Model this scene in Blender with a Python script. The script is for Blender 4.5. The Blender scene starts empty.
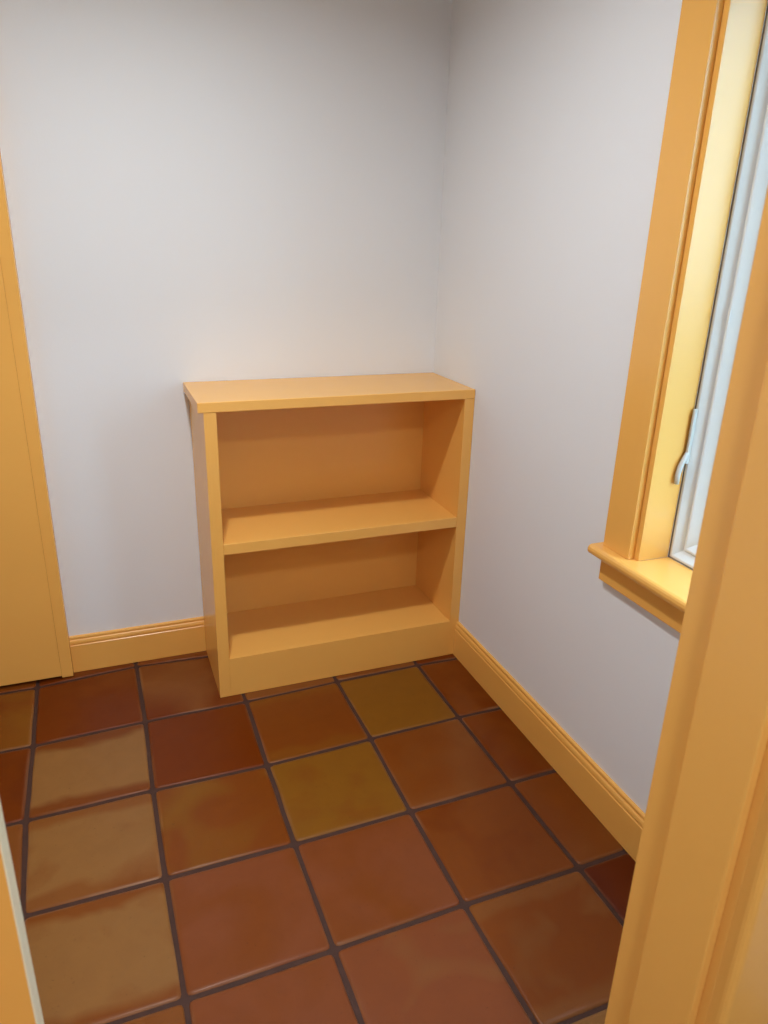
import bpy, bmesh, math, random
from mathutils import Vector, Matrix

random.seed(7)
S = bpy.context.scene
COL = S.collection

# ------------------------------------------------------------------ camera
CAM = Vector((-1.15165, -2.42750, 1.44596))
YAW, PITCH, ROLL, FPX = 0.381347, 0.358297, 0.030076, 727.51
fw = Vector((math.sin(YAW) * math.cos(PITCH), math.cos(YAW) * math.cos(PITCH), -math.sin(PITCH)))
rt = Vector((math.cos(YAW), -math.sin(YAW), 0))
up = rt.cross(fw)
rt, up = math.cos(ROLL) * rt + math.sin(ROLL) * up, -math.sin(ROLL) * rt + math.cos(ROLL) * up
cam_data = bpy.data.cameras.new('camera')
cam = bpy.data.objects.new('camera', cam_data)
COL.objects.link(cam)
cam.matrix_world = Matrix(((rt.x, up.x, -fw.x, CAM.x), (rt.y, up.y, -fw.y, CAM.y),
                           (rt.z, up.z, -fw.z, CAM.z), (0, 0, 0, 1)))
cam_data.sensor_fit = 'VERTICAL'
cam_data.sensor_height = 9.6
cam_data.lens = FPX * 9.6 / 1024
cam_data.clip_start = 0.02
cam_data.dof.use_dof = True
cam_data.dof.focus_distance = 2.25
cam_data.dof.aperture_fstop = 2.6
S.camera = cam

# ------------------------------------------------------------------ sky, lamps, exposure
world = bpy.data.worlds.new('world')
S.world = world
world.use_nodes = True
bg = world.node_tree.nodes['Background']
bg.inputs['Color'].default_value = (0.50, 0.76, 1.0, 1)      # even, overcast daylight
bg.inputs['Strength'].default_value = 8.6


def lamp(name, loc, power, size, color, spread):
    d = bpy.data.lights.new(name, 'AREA')
    d.shape = 'DISK'
    d.size = size
    d.energy = power
    d.color = color
    d.spread = math.radians(spread)
    o = bpy.data.objects.new(name, d)
    COL.objects.link(o)
    o.location = loc
    return o


lamp('room_ceiling_lamp', (-1.04, -1.09, 2.415), 18.2, 0.13, (0.90, 0.955, 1.0), 154)
lamp('hall_ceiling_lamp', (-1.05, -2.95, 2.415), 19, 0.24, (0.92, 0.96, 1.0), 165)
# daylight through the window: a portal that guides the sky light through the opening
pd = bpy.data.lights.new('window_daylight', 'AREA')
pd.shape = 'RECTANGLE'
pd.size, pd.size_y = 0.50, 1.25
pd.cycles.is_portal = True
po = bpy.data.objects.new('window_daylight', pd)
COL.objects.link(po)
po.location = (0.20, -1.445, 1.375)
po.rotation_euler = (0, math.radians(90), 0)
po.rotation_euler = Vector((-1, 0, 0)).to_track_quat('-Z', 'Z').to_euler()

vs = S.view_settings
vs.view_transform = 'Standard'
vs.look = 'None'
vs.gamma = 1
vs.use_curve_mapping = False
vs.exposure = 0.06


# ------------------------------------------------------------------ materials
def nodes_of(m):
    m.use_nodes = True
    nt = m.node_tree
    return nt, nt.nodes, nt.links, nt.nodes['Principled BSDF']


def paint(name, col, rough, bump=0.0, scale=200.0, spec=0.5, var=0.03, vscale=3.0):
    m = bpy.data.materials.new(name)
    nt, N, L, b = nodes_of(m)
    b.inputs['Roughness'].default_value = rough
    b.inputs['Specular IOR Level'].default_value = spec
    tc = N.new('ShaderNodeTexCoord')
    n1 = N.new('ShaderNodeTexNoise')
    n1.inputs['Scale'].default_value = vscale
    n1.inputs['Detail'].default_value = 3
    L.new(tc.outputs['Object'], n1.inputs['Vector'])
    mx = N.new('ShaderNodeMix')
    mx.data_type = 'RGBA'
    mx.inputs[6].default_value = (*[c * (1 - var) for c in col], 1)
    mx.inputs[7].default_value = (*[min(1, c * (1 + var)) for c in col], 1)
    L.new(n1.outputs['Fac'], mx.inputs[0])
    L.new(mx.outputs[2], b.inputs['Base Color'])
    if bump:
        n2 = N.new('ShaderNodeTexNoise')
        n2.inputs['Scale'].default_value = scale
        n2.inputs['Detail'].default_value = 4
        L.new(tc.outputs['Object'], n2.inputs['Vector'])
        bp = N.new('ShaderNodeBump')
        bp.inputs['Strength'].default_value = bump
        bp.inputs['Distance'].default_value = 0.002
        L.new(n2.outputs['Fac'], bp.inputs['Height'])
        L.new(bp.outputs['Normal'], b.inputs['Normal'])
    return m


M_WALL = paint('wall_paint', (0.79, 0.79, 0.80), 0.7, 0.10, 160, 0.2, 0.01)
M_CEIL = paint('ceiling_paint', (0.82, 0.82, 0.81), 0.8, 0.05, 160, 0.2, 0.01)
M_YEL = paint('yellow_paint', (0.87, 0.445, 0.100), 0.27, 0.05, 90, 0.65, 0.025)
M_LIT_EDGE = paint('window_lit_edge', (0.90, 0.84, 0.60), 0.3, 0, 0, 0.5, 0.02)  # window light on the door edge, put into the colour
M_VINYL = paint('white_vinyl', (0.68, 0.69, 0.70), 0.35, 0, 0, 0.5, 0.01)
M_SEAL = paint('grey_weather_seal', (0.20, 0.17, 0.13), 0.6, 0, 0, 0.3, 0.02)
M_METAL = paint('grey_lever_metal', (0.55, 0.56, 0.56), 0.35, 0, 0, 0.5, 0.02)
M_GROUT = paint('brown_grout', (0.058, 0.024, 0.016), 0.75, 0.5, 400, 0.3, 0.25, 40.0)
M_EARTH = paint('outside_ground', (0.14, 0.17, 0.09), 0.9, 0, 0, 0.2, 0.3, 2.0)


def glass_mat():
    m = bpy.data.materials.new('window_glass')
    nt, N, L, b = nodes_of(m)
    N.remove(b)
    t = N.new('ShaderNodeBsdfTransparent')
    t.inputs['Color'].default_value = (0.95, 0.97, 0.96, 1)
    g = N.new('ShaderNodeBsdfGlossy')
    g.inputs['Roughness'].default_value = 0.02
    mx = N.new('ShaderNodeMixShader')
    mx.inputs[0].default_value = 0.05
    L.new(t.outputs[0], mx.inputs[1])
    L.new(g.outputs[0], mx.inputs[2])
    L.new(mx.outputs[0], N['Material Output'].inputs['Surface'])
    return m


M_GLASS = glass_mat()


def tile_mat():
    """Sealed terracotta: main colour from the object's colour, second colour, patchiness
    and rim strength from properties of each tile."""
    m = bpy.data.materials.new('sealed_terracotta')
    nt, N, L, b = nodes_of(m)

    def attr(name):
        a = N.new('ShaderNodeAttribute')
        a.attribute_type = 'OBJECT'
        a.attribute_name = name
        return a

    def math_(op, a, bb, clamp=False):
        n = N.new('ShaderNodeMath')
        n.operation = op
        n.use_clamp = clamp
        for i, v in enumerate((a, bb)):
            if isinstance(v, (int, float)):
                n.inputs[i].default_value = v
            elif v is not None:
                L.new(v, n.inputs[i])
        return n.outputs[0]

    def mix(f, a, bb, blend='MIX'):
        n = N.new('ShaderNodeMix')
        n.data_type = 'RGBA'
        n.blend_type = blend
        for i, v in ((0, f), (6, a), (7, bb)):
            if isinstance(v, (int, float)):
                n.inputs[i].default_value = v
            elif isinstance(v, tuple):
                n.inputs[i].default_value = v
            else:
                L.new(v, n.inputs[i])
        return n.outputs[2]

    oi = N.new('ShaderNodeObjectInfo')
    tc = N.new('ShaderNodeTexCoord')
    off = N.new('ShaderNodeVectorMath')
    off.operation = 'MULTIPLY_ADD'
    comb = N.new('ShaderNodeCombineXYZ')
    for i in range(3):
        L.new(math_('MULTIPLY', oi.outputs['Random'], (37.0, 71.0, 13.0)[i]), comb.inputs[i])
    add = N.new('ShaderNodeVectorMath')
    add.operation = 'ADD'
    L.new(tc.outputs['Object'], add.inputs[0])
    L.new(comb.outputs[0], add.inputs[1])
    N.remove(off)

    def noise(scale, detail, rough=0.5, dist=0.0):
        n = N.new('ShaderNodeTexNoise')
        n.inputs['Scale'].default_value = scale
        n.inputs['Detail'].default_value = detail
        n.inputs['Roughness'].default_value = rough
        n.inputs['Distortion'].default_value = dist
        L.new(add.outputs[0], n.inputs['Vector'])
        return n.outputs['Fac']

    big = noise(4.5, 2, 0.5, 0.8)
    mid = noise(16, 4, 0.6, 0.3)
    fine = noise(120, 4, 0.6)
    # soft clouds of the second colour
    pt = attr('patch').outputs['Fac']
    f = math_('ADD', math_('MULTIPLY', big, 0.8), math_('MULTIPLY', mid, 0.12))
    f = math_('SUBTRACT', f, math_('SUBTRACT', 0.73, math_('MULTIPLY', pt, 0.75)))
    f = math_('MULTIPLY', f, 4.0, True)
    base = mix(f, oi.outputs['Color'], attr('second').outputs['Color'])
    # kiln marks: a band of the second colour along the edges of some tiles
    sep = N.new('ShaderNodeSeparateXYZ')
    L.new(tc.outputs['Generated'], sep.inputs[0])
    dy = math_('SUBTRACT', 0.5, math_('ABSOLUTE', math_('SUBTRACT', sep.outputs['Y'], 0.5), None))
    dx = math_('SUBTRACT', 0.5, math_('ABSOLUTE', math_('SUBTRACT', sep.outputs['X'], 0.5), None))
    wob = math_('MULTIPLY', math_('SUBTRACT', big, 0.5), 0.30)
    ey = math_('SUBTRACT', 1.0, math_('DIVIDE', math_('ADD', dy, wob), 0.17), True)
    ey = math_('MULTIPLY', ey, 2.2, True)
    base = mix(math_('MULTIPLY', ey, attr('band').outputs['Fac']), base, attr('second').outputs['Color'])
    # small variation in depth of colour, darker iron specks, paler rim
    base = mix(math_('MULTIPLY', mid, 0.55), base, mix(1.0, base, (0.70, 0.62, 0.55, 1), 'MULTIPLY'))
    sp = math_('MULTIPLY', math_('SUBTRACT', fine, 0.66), 9.0, True)
    base = mix(math_('MULTIPLY', sp, 0.5), base, (0.05, 0.018, 0.008, 1))
    rim = math_('MULTIPLY', math_('SUBTRACT', 0.035, math_('MINIMUM', dx, dy)), 30.0, True)
    rim = math_('MULTIPLY', rim, math_('MULTIPLY', math_('SUBTRACT', big, 0.40), 2.0, True))
    base = mix(rim, base, (0.26, 0.13, 0.06, 1))
    L.new(base, b.inputs['Base Color'])
    r = math_('ADD', 0.22, math_('MULTIPLY', mid, 0.26))
    L.new(r, b.inputs['Roughness'])
    b.inputs['Specular IOR Level'].default_value = 0.18
    bp = N.new('ShaderNodeBump')
    bp.inputs['Strength'].default_value = 0.35
    bp.inputs['Distance'].default_value = 0.004
    hh = math_('ADD', math_('MULTIPLY', mid, 0.5), math_('MULTIPLY', fine, 0.06))
    hh = math_('ADD', hh, big)
    L.new(hh, bp.inputs['Height'])
    L.new(bp.outputs['Normal'], b.inputs['Normal'])
    return m


M_TILE = tile_mat()


# ------------------------------------------------------------------ mesh helpers
def link(name, bm, mat, parent=None, smooth=False):
    me = bpy.data.meshes.new(name)
    bmesh.ops.recalc_face_normals(bm, faces=bm.faces)
    bm.to_mesh(me)
    bm.free()
    me.materials.append(mat)
    if smooth:
        for p in me.polygons:
            p.use_smooth = True
    o = bpy.data.objects.new(name, me)
    COL.objects.link(o)
    if parent:
        o.parent = parent
    return o


def box(bm, x0, x1, y0, y1, z0, z1):
    v = [bm.verts.new((x, y, z)) for x in (x0, x1) for y in (y0, y1) for z in (z0, z1)]
    for q in ((0, 1, 3, 2), (4, 6, 7, 5), (0, 4, 5, 1), (2, 3, 7, 6), (0, 2, 6, 4), (1, 5, 7, 3)):
        bm.faces.new([v[i] for i in q])


def board(name, r, mat, parent=None, bev=0.0015, seg=2):
    """A board given by x0,x1,y0,y1,z0,z1 with eased edges."""
    bm = bmesh.new()
    box(bm, *r)
    if bev:
        bmesh.ops.bevel(bm, geom=list(bm.edges), offset=bev, segments=seg, profile=0.5, affect='EDGES')
    return link(name, bm, mat, parent)


def prism(name, prof, axis, a, b, mat, parent=None, bev=0.0):
    """Extrude a profile. axis 'x': prof is (y,z); 'y': prof is (x,z); 'z': prof is (x,y)."""
    bm = bmesh.new()

    def pt(q, t):
        return {'x': (t, q[0], q[1]), 'y': (q[0], t, q[1]), 'z': (q[0], q[1], t)}[axis]
    A = [bm.verts.new(pt(q, a)) for q in prof]
    B = [bm.verts.new(pt(q, b)) for q in prof]
    n = len(prof)
    bm.faces.new(A)
    bm.faces.new(B[::-1])
    for i in range(n):
        bm.faces.new((A[i], B[i], B[(i + 1) % n], A[(i + 1) % n]))
    if bev:
        bmesh.ops.bevel(bm, geom=list(bm.edges), offset=bev, segments=2, profile=0.5, affect='EDGES')
    return link(name, bm, mat, parent)


def tube(name, pts, radii, mat, parent=None, n=10, flat=1.0):
    bm = bmesh.new()
    rings = []
    for i, p in enumerate(pts):
        p = Vector(p)
        d = (Vector(pts[min(i + 1, len(pts) - 1)]) - Vector(pts[max(i - 1, 0)])).normalized()
        s = d.cross(Vector((1, 0, 0)))
        s = s.normalized() if s.length > 1e-4 else Vector((0, 1, 0))
        t = d.cross(s).normalized()
        r = radii[i]
        rings.append([bm.verts.new(p + s * (r * math.cos(2 * math.pi * k / n)) +
                                   t * (r * flat * math.sin(2 * math.pi * k / n))) for k in range(n)])
    for a, b in zip(rings, rings[1:]):
        for k in range(n):
            bm.faces.new((a[k], a[(k + 1) % n], b[(k + 1) % n], b[k]))
    bm.faces.new(rings[0][::-1])
    bm.faces.new(rings[-1])
    return link(name, bm, mat, parent, True)


def root(name, loc=(0, 0, 0)):
    o = bpy.data.objects.new(name, None)
    COL.objects.link(o)
    o.location = loc
    o.empty_display_size = 0.1
    return o


def tag(o, label, cat, kind=None, group=None):
    o['label'] = label
    o['category'] = cat
    if kind:
        o['kind'] = kind
    if group:
        o['group'] = group
    return o


def structure(name, boxes, mat, label, cat):
    bm = bmesh.new()
    for r in boxes:
        box(bm, *r)
    return tag(link(name, bm, mat), label, cat, 'structure')


# ------------------------------------------------------------------ dimensions (metres)
XL = -2.12                    # left wall
YF, YH = -1.948, -2.075       # doorway wall: room face, hall face
YB = -4.00                    # far wall of the hall
ZC = 2.44                     # ceiling
TH = 0.12
XJ, XJL = -0.6396, -1.300     # door jamb faces, right and left
ZD = 2.04                     # doorway head
# window (in the right wall)
WY0, WY1 = -1.705, -1.185     # clear opening between jamb boards
WZ0, WZ1 = 0.748, 2.000
TW = 0.17

# ------------------------------------------------------------------ room shell
structure('wall_back', [(XL - TH, TW, 0, TH, -0.02, ZC)], M_WALL,
          'white painted back wall behind the yellow bookcase', 'wall')
structure('wall_right', [(0, TW, WY1 + 0.0195, 0, -0.02, ZC), (0, TW, YB, WY0 - 0.0195, -0.02, ZC),
                         (0, TW, WY0 - 0.0195, WY1 + 0.0195, -0.02, WZ0 - 0.03),
                         (0, TW, WY0 - 0.0195, WY1 + 0.0195, WZ1 + 0.015, ZC)], M_WALL,
          'white painted side wall with the yellow trimmed window', 'wall')
structure('wall_left', [(XL - TH, XL, YB, 0, -0.02, ZC)], M_WALL,
          'white painted wall on the left, outside the picture', 'wall')
structure('wall_front', [(XL, XJL - 0.02, YH, YF, -0.02, ZC), (XJ + 0.02, 0, YH, YF, -0.02, ZC),
                         (XJL - 0.02, XJ + 0.02, YH, YF, ZD + 0.02, ZC)], M_WALL,
          'white wall with the doorway the picture is taken through', 'wall')
structure('wall_hall', [(XL - TH, TW, YB - TH, YB, -0.02, ZC)], M_WALL,
          'white hall wall behind the camera', 'wall')
structure('ceiling', [(XL - TH, TW, YB - TH, TH, ZC, ZC + 0.1)], M_CEIL,
          'white flat ceiling above the picture', 'ceiling')
structure('ground', [(TW + 0.01, 30, -20, 20, -0.5, -0.3)], M_EARTH,
          'green ground outside the window', 'ground')

# ------------------------------------------------------------------ floor: grout bed and terracotta tiles
floor = structure('floor', [(XL - TH, TW, YB - TH, TH, -0.12, -0.0040)], M_GROUT,
                  'terracotta tile floor with dark brown grout joints', 'floor')
P, XE, Y0, GR = 0.318, -0.17456, -0.05166, 0.011424


def pix_floor(u, v):
    d = fw + rt * ((u - 384) / FPX) - up * ((v - 512) / FPX)
    t = -CAM.z / d.z
    return (CAM.x + d.x * t, CAM.y + d.y * t)


# joint crossings that the photograph shows (column line, row line) -> pixel
CROSS = {(1, 0): (136.6, 666), (0, 0): (37, 687), (0, 1): (33, 745.5), (1, 1): (145.3, 721), (2, 1): (246.3, 701),
         (3, 1): (337, 681), (4, 1): (417.7, 664.6), (0, 2): (25.5, 820), (1, 2): (153, 789.7), (2, 2): (267, 764.7),
         (3, 2): (371, 738), (4, 2): (458.7, 716.5), (0, 3): (22, 916), (1, 3): (165.5, 878), (2, 3): (294.7, 843.4),
         (3, 3): (410.6, 810.6), (4, 3): (510.6, 782.2), (1, 4): (185, 999), (2, 4): (334, 949), (3, 4): (464, 904),
         (4, 4): (579, 867), (3, 5): (541.5, 1032)}


def node(c, r):
    if (c, r) in CROSS:
        return Vector(pix_floor(*CROSS[(c, r)]))
    a, b = -(4 - c) * P, -r * P
    return Vector((XE + a - b * GR, Y0 + b + a * GR))


# linear colours
RED = (0.148, 0.026, 0.001)
RUST = (0.188, 0.046, 0.005)
BROWN = (0.21, 0.066, 0.013)
PINK = (0.205, 0.056, 0.017)
TAN = (0.255, 0.115, 0.033)
OLIVE = (0.215, 0.082, 0.008)
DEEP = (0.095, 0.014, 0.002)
# (column, row): main colour, second colour, patchiness 0..1, edge bands 0..1
TONES = {
    (-1, -1): (RUST, RED, .4, 0), (0, -1): (RED, RUST, .4, 0), (1, -1): (RUST, BROWN, .4, 0), (2, -1): (RUST, RED, .4, 0),
    (3, -1): (BROWN, RUST, .4, 0), (4, -1): (RED, RUST, .4, 0),
    (-1, 0): (RUST, OLIVE, .45, 0), (0, 0): (RED, RUST, .3, 0), (1, 0): (RED, BROWN, .5, 0), (2, 0): (BROWN, RED, .3, 0),
    (3, 0): (BROWN, RUST, .4, 0), (4, 0): (RED, RUST, .3, 0),
    (-1, 1): (RED, DEEP, .3, 0), (0, 1): (TAN, RED, .05, .8), (1, 1): (RED, RUST, .3, 0), (2, 1): (RUST, OLIVE, .15, .35),
    (3, 1): (OLIVE, RUST, .15, 0), (4, 1): (RUST, RED, .4, 0),
    (-1, 2): (BROWN, RUST, .4, 0), (0, 2): (TAN, RUST, .30, .6), (1, 2): (RUST, OLIVE, .40, 0), (2, 2): (OLIVE, RUST, .30, 0),
    (3, 2): (RUST, BROWN, .45, .2), (4, 2): (RED, RUST, .5, 0),
    (0, 3): (TAN, RUST, .25, .85), (1, 3): (PINK, RUST, .45, 0), (2, 3): (PINK, RUST, .5, 0), (3, 3): (RUST, RED, .35, 0),
    (4, 3): (RUST, BROWN, .4, 0),
    (0, 4): (BROWN, RUST, .4, 0), (1, 4): (PINK, RUST, .4, 0), (2, 4): (PINK, TAN, .28, 0), (3, 4): (RUST, TAN, .30, .3),
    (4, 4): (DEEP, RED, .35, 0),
}
POOL = [(RED, RUST), (RUST, BROWN), (PINK, RUST), (TAN, RUST), (BROWN, OLIVE), (RUST, RED)]


def clip(poly, ax, lim, keep_less):
    out = []
    for i, p in enumerate(poly):
        q = poly[(i + 1) % len(poly)]
        pin = (p[ax] <= lim) if keep_less else (p[ax] >= lim)
        qin = (q[ax] <= lim) if keep_less else (q[ax] >= lim)
        if pin:
            out.append(p)
        if pin != qin:
            t = (lim - p[ax]) / (q[ax] - p[ax])
            out.append(p + (q - p) * t)
    return out


def inset(poly, d):
    """Move every side of a convex counter-clockwise polygon inwards by d."""
    n = len(poly)
    res = []
    for i in range(n):
        p0, p1, p2 = poly[i - 1], poly[i], poly[(i + 1) % n]
        e1, e2 = (p1 - p0).normalized(), (p2 - p1).normalized()
        n1, n2 = Vector((-e1.y, e1.x)), Vector((-e2.y, e2.x))
        k = 1 + n1.dot(n2)
        res.append(p1 + (n1 + n2) * (d / k))
    return res


def area(poly):
    return 0.5 * sum(poly[i - 1].x * poly[i].y - poly[i].x * poly[i - 1].y for i in range(len(poly)))


def rounded(poly, r):
    out = []
    n = len(poly)
    for i in range(n):
        p0, p1, p2 = poly[i - 1], poly[i], poly[(i + 1) % n]
        a = (p0 - p1).normalized()
        b = (p2 - p1).normalized()
        rr = min(r, (p0 - p1).length * .4, (p2 - p1).length * .4)
        s, e = p1 + a * rr, p1 + b * rr
        m = (s + e) * 0.25 + p1 * 0.5
        out += [s, m, e]
        q, side = p2 + (p1 - p2).normalized() * min(r, (p2 - p1).length * .4), (p2 - p1).normalized()
        for t in (0.33, 0.67):                       # hand-made edges are not quite straight
            w = random.uniform(-.0013, .0013)
            out.append(e.lerp(q, t + random.uniform(-.08, .08)) + Vector((-side.y, side.x)) * w)
    return out


def make_tile(c, r):
    poly = [node(c, r + 1), node(c + 1, r + 1), node(c + 1, r), node(c, r)]
    poly = clip(poly, 0, -0.004, True)
    poly = clip(poly, 1, -0.004, True) if poly else poly
    poly = clip(poly, 0, XL + 0.004, False) if poly else poly
    poly = clip(poly, 1, YB + 0.004, False) if poly else poly
    if len(poly) < 3 or area(poly) < 0.002:
        return
    jit = 0.0052 + random.uniform(-0.0008, 0.0008)
    poly = rounded(inset(poly, jit), 0.010)
    cx = sum(p.x for p in poly) / len(poly)
    cy = sum(p.y for p in poly) / len(poly)
    ctr = Vector((cx, cy))
    lift = random.uniform(-0.0008, 0.0)
    tx, ty = random.uniform(-.0022, .0022), random.uniform(-.0022, .0022)
    bm = bmesh.new()
    rings = []
    # pillowed edge: side, shoulder, top
    for d, z in ((0.0, -0.0060), (0.0002, -0.0036), (0.0020, -0.0016), (0.0060, -0.0004), (0.0140, 0.0)):
        ring = []
        for p in poly:
            q = p - ctr
            k = max(0.2, 1 - d / max(q.length, 0.02) * 1.3)
            q = q * k
            ring.append(bm.verts.new((q.x, q.y, z + (lift + q.x * tx + q.y * ty if z > -0.005 else 0))))
        rings.append(ring)
    n = len(poly)
    for a, b in zip(rings, rings[1:]):
        for i in range(n):
            bm.faces.new((a[i], a[(i + 1) % n], b[(i + 1) % n], b[i]))
    bm.faces.new(rings[-1])
    o = link('tile', bm, M_TILE, floor, True)
    o.location = (cx, cy, 0)
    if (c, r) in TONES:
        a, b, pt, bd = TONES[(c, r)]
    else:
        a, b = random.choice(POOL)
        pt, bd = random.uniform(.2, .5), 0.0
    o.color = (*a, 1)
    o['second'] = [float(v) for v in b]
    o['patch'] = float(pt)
    o['band'] = float(bd)


for r in range(-1, 12):
    for c in range(-3, 5):
        make_tile(c, r)


# ------------------------------------------------------------------ baseboards
BP = [(0, 0), (.016, 0), (.016, .1035), (.0145, .1050), (.0118, .1055), (.0118, .1075), (.0140, .1085), (.0145, .1105),
      (.0142, .1160), (.0125, .1215), (.0100, .1235), (.0082, .1238), (.0082, .1258), (.0098, .1266), (.0098, .1320),
      (.0085, .1345), (.0060, .1355), (0, .1355)]
tag(prism('baseboard_back', [(-d, z) for d, z in BP], 'x', -1.3325, -0.8785, M_YEL),
    'yellow moulded baseboard on the back wall, left of the bookcase', 'baseboard', 'structure')
tag(prism('baseboard_right', [(-d, z) for d, z in BP], 'y', YF, -0.3305, M_YEL),
    'yellow moulded baseboard along the wall under the window', 'baseboard', 'structure')

# ------------------------------------------------------------------ bookcase
W, D, H, TS = 0.878, 0.330, 0.995, 0.0362
bc = tag(root('bookcase', (-W / 2, -D / 2, 0)), 'low yellow painted two-shelf bookcase standing in the corner', 'bookcase')


def bpart(name, x0, x1, y0, y1, z0, z1, bev=0.0015):
    dx, dy = W / 2, D / 2
    return board(name, (x0 + dx, x1 + dx, y0 + dy, y1 + dy, z0, z1), M_YEL, bc, bev)


G = 0.0006
ZT, ZS, ZK = H - 0.0305, 0.5496, 0.1414
bpart('top_board', -W - 0.0165, -0.001, -D - 0.0015, -0.001, ZT, H, 0.002)
bpart('side_panel', -W, -W + TS, -D, -0.001, 0, ZT - .0002, 0.0004)
bpart('side_panel', -TS, -0.001, -D, -0.001, 0, ZT - .0002, 0.0004)
bpart('back_panel', -W + TS, -TS, -0.013, -0.001, 0.10, ZT - .0002, 0)
bpart('shelf', -W + TS, -TS, -D, -0.0132, ZS - TS, ZS)
bpart('bottom_shelf', -W + TS, -TS, -D + 0.020, -0.0132, ZK - 0.02, ZK - .0005)
bpart('kick_board', -W + TS, -TS, -D, -D + 0.0198, 0, ZK, 0.0004)

# ------------------------------------------------------------------ door against the back wall (left edge of the picture)
d1 = tag(root('door_1', (-1.369, 0, 0)), 'flat yellow door leaf by the back wall at the left edge', 'door', 'structure')
board('door_leaf', (-0.70, -0.0002, -0.046, -0.010, 0.012, 2.03), M_YEL, d1, 0.0008)
board('edge_strip', (0.0, 0.036, -0.0445, -0.001, 0.004, 2.05), M_YEL, d1, 0.0012)

# ------------------------------------------------------------------ window
w1 = tag(root('window_1', (0, (WY0 + WY1) / 2, WZ0)), 'white casement window with wide yellow casing and sill', 'window', 'structure')
oy, oz = (WY0 + WY1) / 2, WZ0


def wb(name, x0, x1, y0, y1, z0, z1, mat=M_YEL, bev=0.002, parent=None):
    return board(name, (x0, x1, y0 - oy, y1 - oy, z0 - oz, z1 - oz), mat, parent or w1, bev)


CW, REV = 0.095, 0.015
cy1, cy0 = WY1 + REV, WY0 - REV
ST = 0.025
# stool: rounded nose, horns past the casing
prof = [(0.088, 0), (-0.040, 0), (-0.046, -.002), (-0.0495, -.006), (-0.051, -.0125), (-0.0495, -.019), (-0.046, -.023),
        (-0.040, -.025), (0.0, -.025), (0.0, -.0249), (0.088, -.0249)]
bm = bmesh.new()
for (ya, yb, xin) in ((WY0, WY1, 0.088), (WY1, cy1 + CW + 0.016, 0.0), (cy0 - CW - 0.016, WY0, 0.0)):
    pr = [(min(x, xin - 0.0005 if xin == 0 else xin), z) for x, z in prof if not (xin == 0 and x > 0)]
    if xin == 0:
        pr = [(-0.0005, 0)] + [q for q in pr if q[0] < -0.001] + [(-0.0005, -.025)]
    A = [bm.verts.new((x, ya - oy, z)) for x, z in pr]
    B = [bm.verts.new((x, yb - oy, z)) for x, z in pr]
    bm.faces.new(A)
    bm.faces.new(B[::-1])
    for i in range(len(pr)):
        bm.faces.new((A[i], B[i], B[(i + 1) % len(pr)], A[(i + 1) % len(pr)]))
link('stool', bm, M_YEL, w1)
wb('apron', -0.018, -0.001, cy0 - CW, cy1 + CW, WZ0 - ST - 0.068, WZ0 - ST)
wb('casing', -0.018, -0.0008, cy1, cy1 + CW, WZ0, WZ1 + REV, M_YEL, 0.001)
wb('casing', -0.018, -0.0008, cy0 - CW, cy0, WZ0, WZ1 + REV, M_YEL, 0.001)
wb('head_casing', -0.020, -0.001, cy0 - CW, cy1 + CW, WZ1 + REV, WZ1 + REV + CW)
wb('jamb', -0.0008, 0.088, WY1, WY1 + 0.019, WZ0, WZ1, M_YEL, 0.001)
wb('jamb', -0.0008, 0.088, WY0 - 0.019, WY0, WZ0, WZ1, M_YEL, 0.001)
wb('head_jamb', 0.0, 0.088, WY0 - 0.0145, WY1 + 0.0145, WZ1, WZ1 + 0.0145)
# white frame and casement sash


def ring(name, x0, x1, y0, y1, z0, z1, w, mat, bev=0.002, parent=None):
    """A rectangular frame: mitre-less ring of width w."""
    bm = bmesh.new()
    o = [(y0, z0), (y1, z0), (y1, z1), (y0, z1)]
    i = [(y0 + w, z0 + w), (y1 - w, z0 + w), (y1 - w, z1 - w), (y0 + w, z1 - w)]
    V = {}
    for nm, pts in (('o', o), ('i', i)):
        for k, (y, z) in enumerate(pts):
            for s, x in enumerate((x0, x1)):
                V[nm, k, s] = bm.verts.new((x, y - oy, z - oz))
    for k in range(4):
        j = (k + 1) % 4
        bm.faces.new((V['o', k, 0], V['o', j, 0], V['i', j, 0], V['i', k, 0]))
        bm.faces.new((V['o', k, 1], V['i', k, 1], V['i', j, 1], V['o', j, 1]))
        bm.faces.new((V['o', k, 0], V['o', k, 1], V['o', j, 1], V['o', j, 0]))
        bm.faces.new((V['i', k, 0], V['i', j, 0], V['i', j, 1], V['i', k, 1]))
    bmesh.ops.recalc_face_normals(bm, faces=bm.faces)
    if bev:
        bmesh.ops.bevel(bm, geom=list(bm.edges), offset=bev, segments=2, profile=0.5, affect='EDGES')
    return link(name, bm, mat, parent or w1)


def frame_loft(name, prof, mat, parent=None):
    """Sweep a closed profile of (x, inset from the opening) around the opening."""
    bm = bmesh.new()
    loops = []
    for cyk, czk, sy, sz in ((WY0, WZ0, 1, 1), (WY1, WZ0, -1, 1), (WY1, WZ1, -1, -1), (WY0, WZ1, 1, -1)):
        loops.append([bm.verts.new((x, cyk + sy * d - oy, czk + sz * d - oz)) for x, d in prof])
    n = len(prof)
    for k in range(4):
        A, B = loops[k], loops[(k + 1) % 4]
        for i in range(n):
            bm.faces.new((A[i], A[(i + 1) % n], B[(i + 1) % n], B[i]))
    return link(name, bm, mat, parent or w1)


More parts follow.
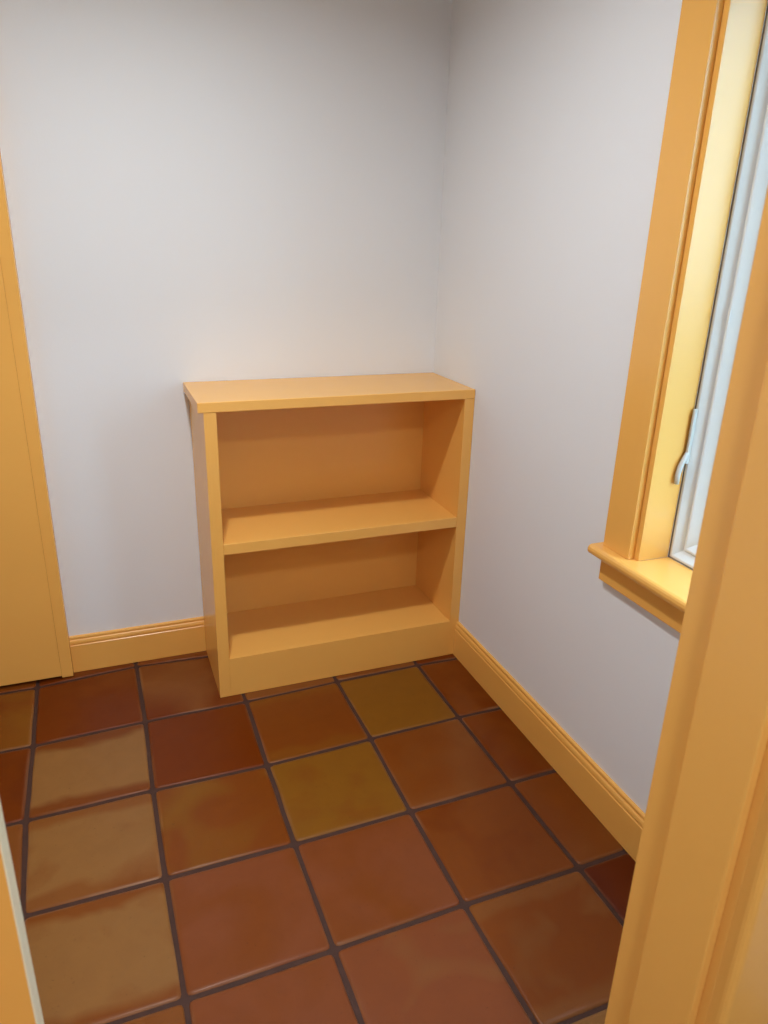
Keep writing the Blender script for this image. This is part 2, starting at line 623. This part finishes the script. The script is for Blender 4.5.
frame_loft('weather_seal', [(0.0882, 0.0), (0.0882, 0.004), (0.098, 0.004), (0.098, 0.0)], M_SEAL)
frame_loft('frame', [(0.0885, 0.0042), (0.0885, 0.0075), (0.0900, 0.0100), (0.1120, 0.0235), (0.1150, 0.0240), (0.160, 0.0240),
                     (0.160, 0.0005), (0.0985, 0.0005), (0.0985, 0.0042)], M_VINYL)
sa = frame_loft('sash', [(0.1150, 0.0245), (0.1080, 0.0250), (0.1065, 0.0270), (0.1065, 0.0310), (0.1090, 0.0335), (0.1300, 0.0500),
                         (0.1340, 0.0510), (0.150, 0.0510), (0.150, 0.0245)], M_VINYL)
frame_loft('glazing_bead', [(0.1345, 0.0515), (0.1290, 0.0520), (0.1280, 0.0540), (0.1280, 0.0580), (0.1370, 0.0660), (0.150, 0.0660),
                            (0.150, 0.0515)], M_VINYL, sa)
wb('pane', 0.140, 0.146, WY0 + .0665, WY1 - .0665, WZ0 + .0665, WZ1 - .0665, M_GLASS, 0)
# lock lever on the frame, and its keeper on the sash
lv = wb('lock_lever', 0.0795, 0.0884, WY1 - .0115, WY1 - .0045, 0.985, 1.112, M_METAL, 0.002)
tube('lever_arm', [(0.083, WY1 - .008 - oy, 1.012 - oz), (0.076, WY1 - .008 - oy, 0.996 - oz), (0.069, WY1 - .008 - oy, 0.978 - oz),
                   (0.066, WY1 - .008 - oy, 0.960 - oz), (0.067, WY1 - .008 - oy, 0.938 - oz)],
     [.004, .0055, .0062, .0060, .0052], M_METAL, lv)
wb('keeper', 0.1050, 0.1075, WY1 - .0335, WY1 - .0265, 1.300, 1.330, M_VINYL, 0.0008)

# ------------------------------------------------------------------ doorway trim around the camera's view
t1 = tag(root('trim_1', (XJ, YH, 0)), 'yellow door jamb and casing close up at the right edge', 'door frame', 'structure')


def tb(name, x0, x1, y0, y1, z0, z1, bev=0.002, parent=None):
    p = parent or t1
    l = p.location
    return board(name, (x0 - l.x, x1 - l.x, y0 - l.y, y1 - l.y, z0, z1), M_YEL, p, bev, 3)


tb('jamb', XJ, XJ + .0195, YH + .0002, YF, 0, ZD, 0.0005)
tb('door_stop', XJ - .012, XJ - .0002, -2.0655, -1.992, 0, ZD - .012, 0.002)
prism('casing', [(.0003, 0), (.0003, -.0100), (.0010, -.0130), (.0028, -.0155), (.0055, -.0171), (.0085, -.0175), (.094, -.0175),
                 (.094, 0)], 'z', 0, ZD + .004, M_YEL, t1)
tb('head_jamb', XJL, XJ, YH + .0002, YF, ZD, ZD + .0195)
tb('head_casing', XJL - .094, XJ + .094, YH - .0175, YH - .0002, ZD + .0045, ZD + .094, 0.006)
tb('jamb', XJL - .0195, XJL, YH + .0002, YF, 0, ZD, 0.003)
tb('casing', XJL - .094, XJL - .004, YH - .0175, YH - .0002, 0, ZD + .004, 0.006)

# sliding leaf beside the doorway (left bottom corner of the picture)
d2 = tag(root('door_2', (-1.2515, YF, 0)), 'yellow door edge with pale rim in the bottom left corner', 'door', 'structure')
board('door_leaf', (-0.72, -0.0012, 0.0005, 0.0249, 0.004, 2.06), M_YEL, d2, 0.0004)
board('edge_strip', (-0.0012, 0, 0.0005, 0.0249, 0.004, 2.06), M_LIT_EDGE, d2, 0)['label'] = 'door edge with window light painted in'  # added thin sheet, its pale colour stands in for window light
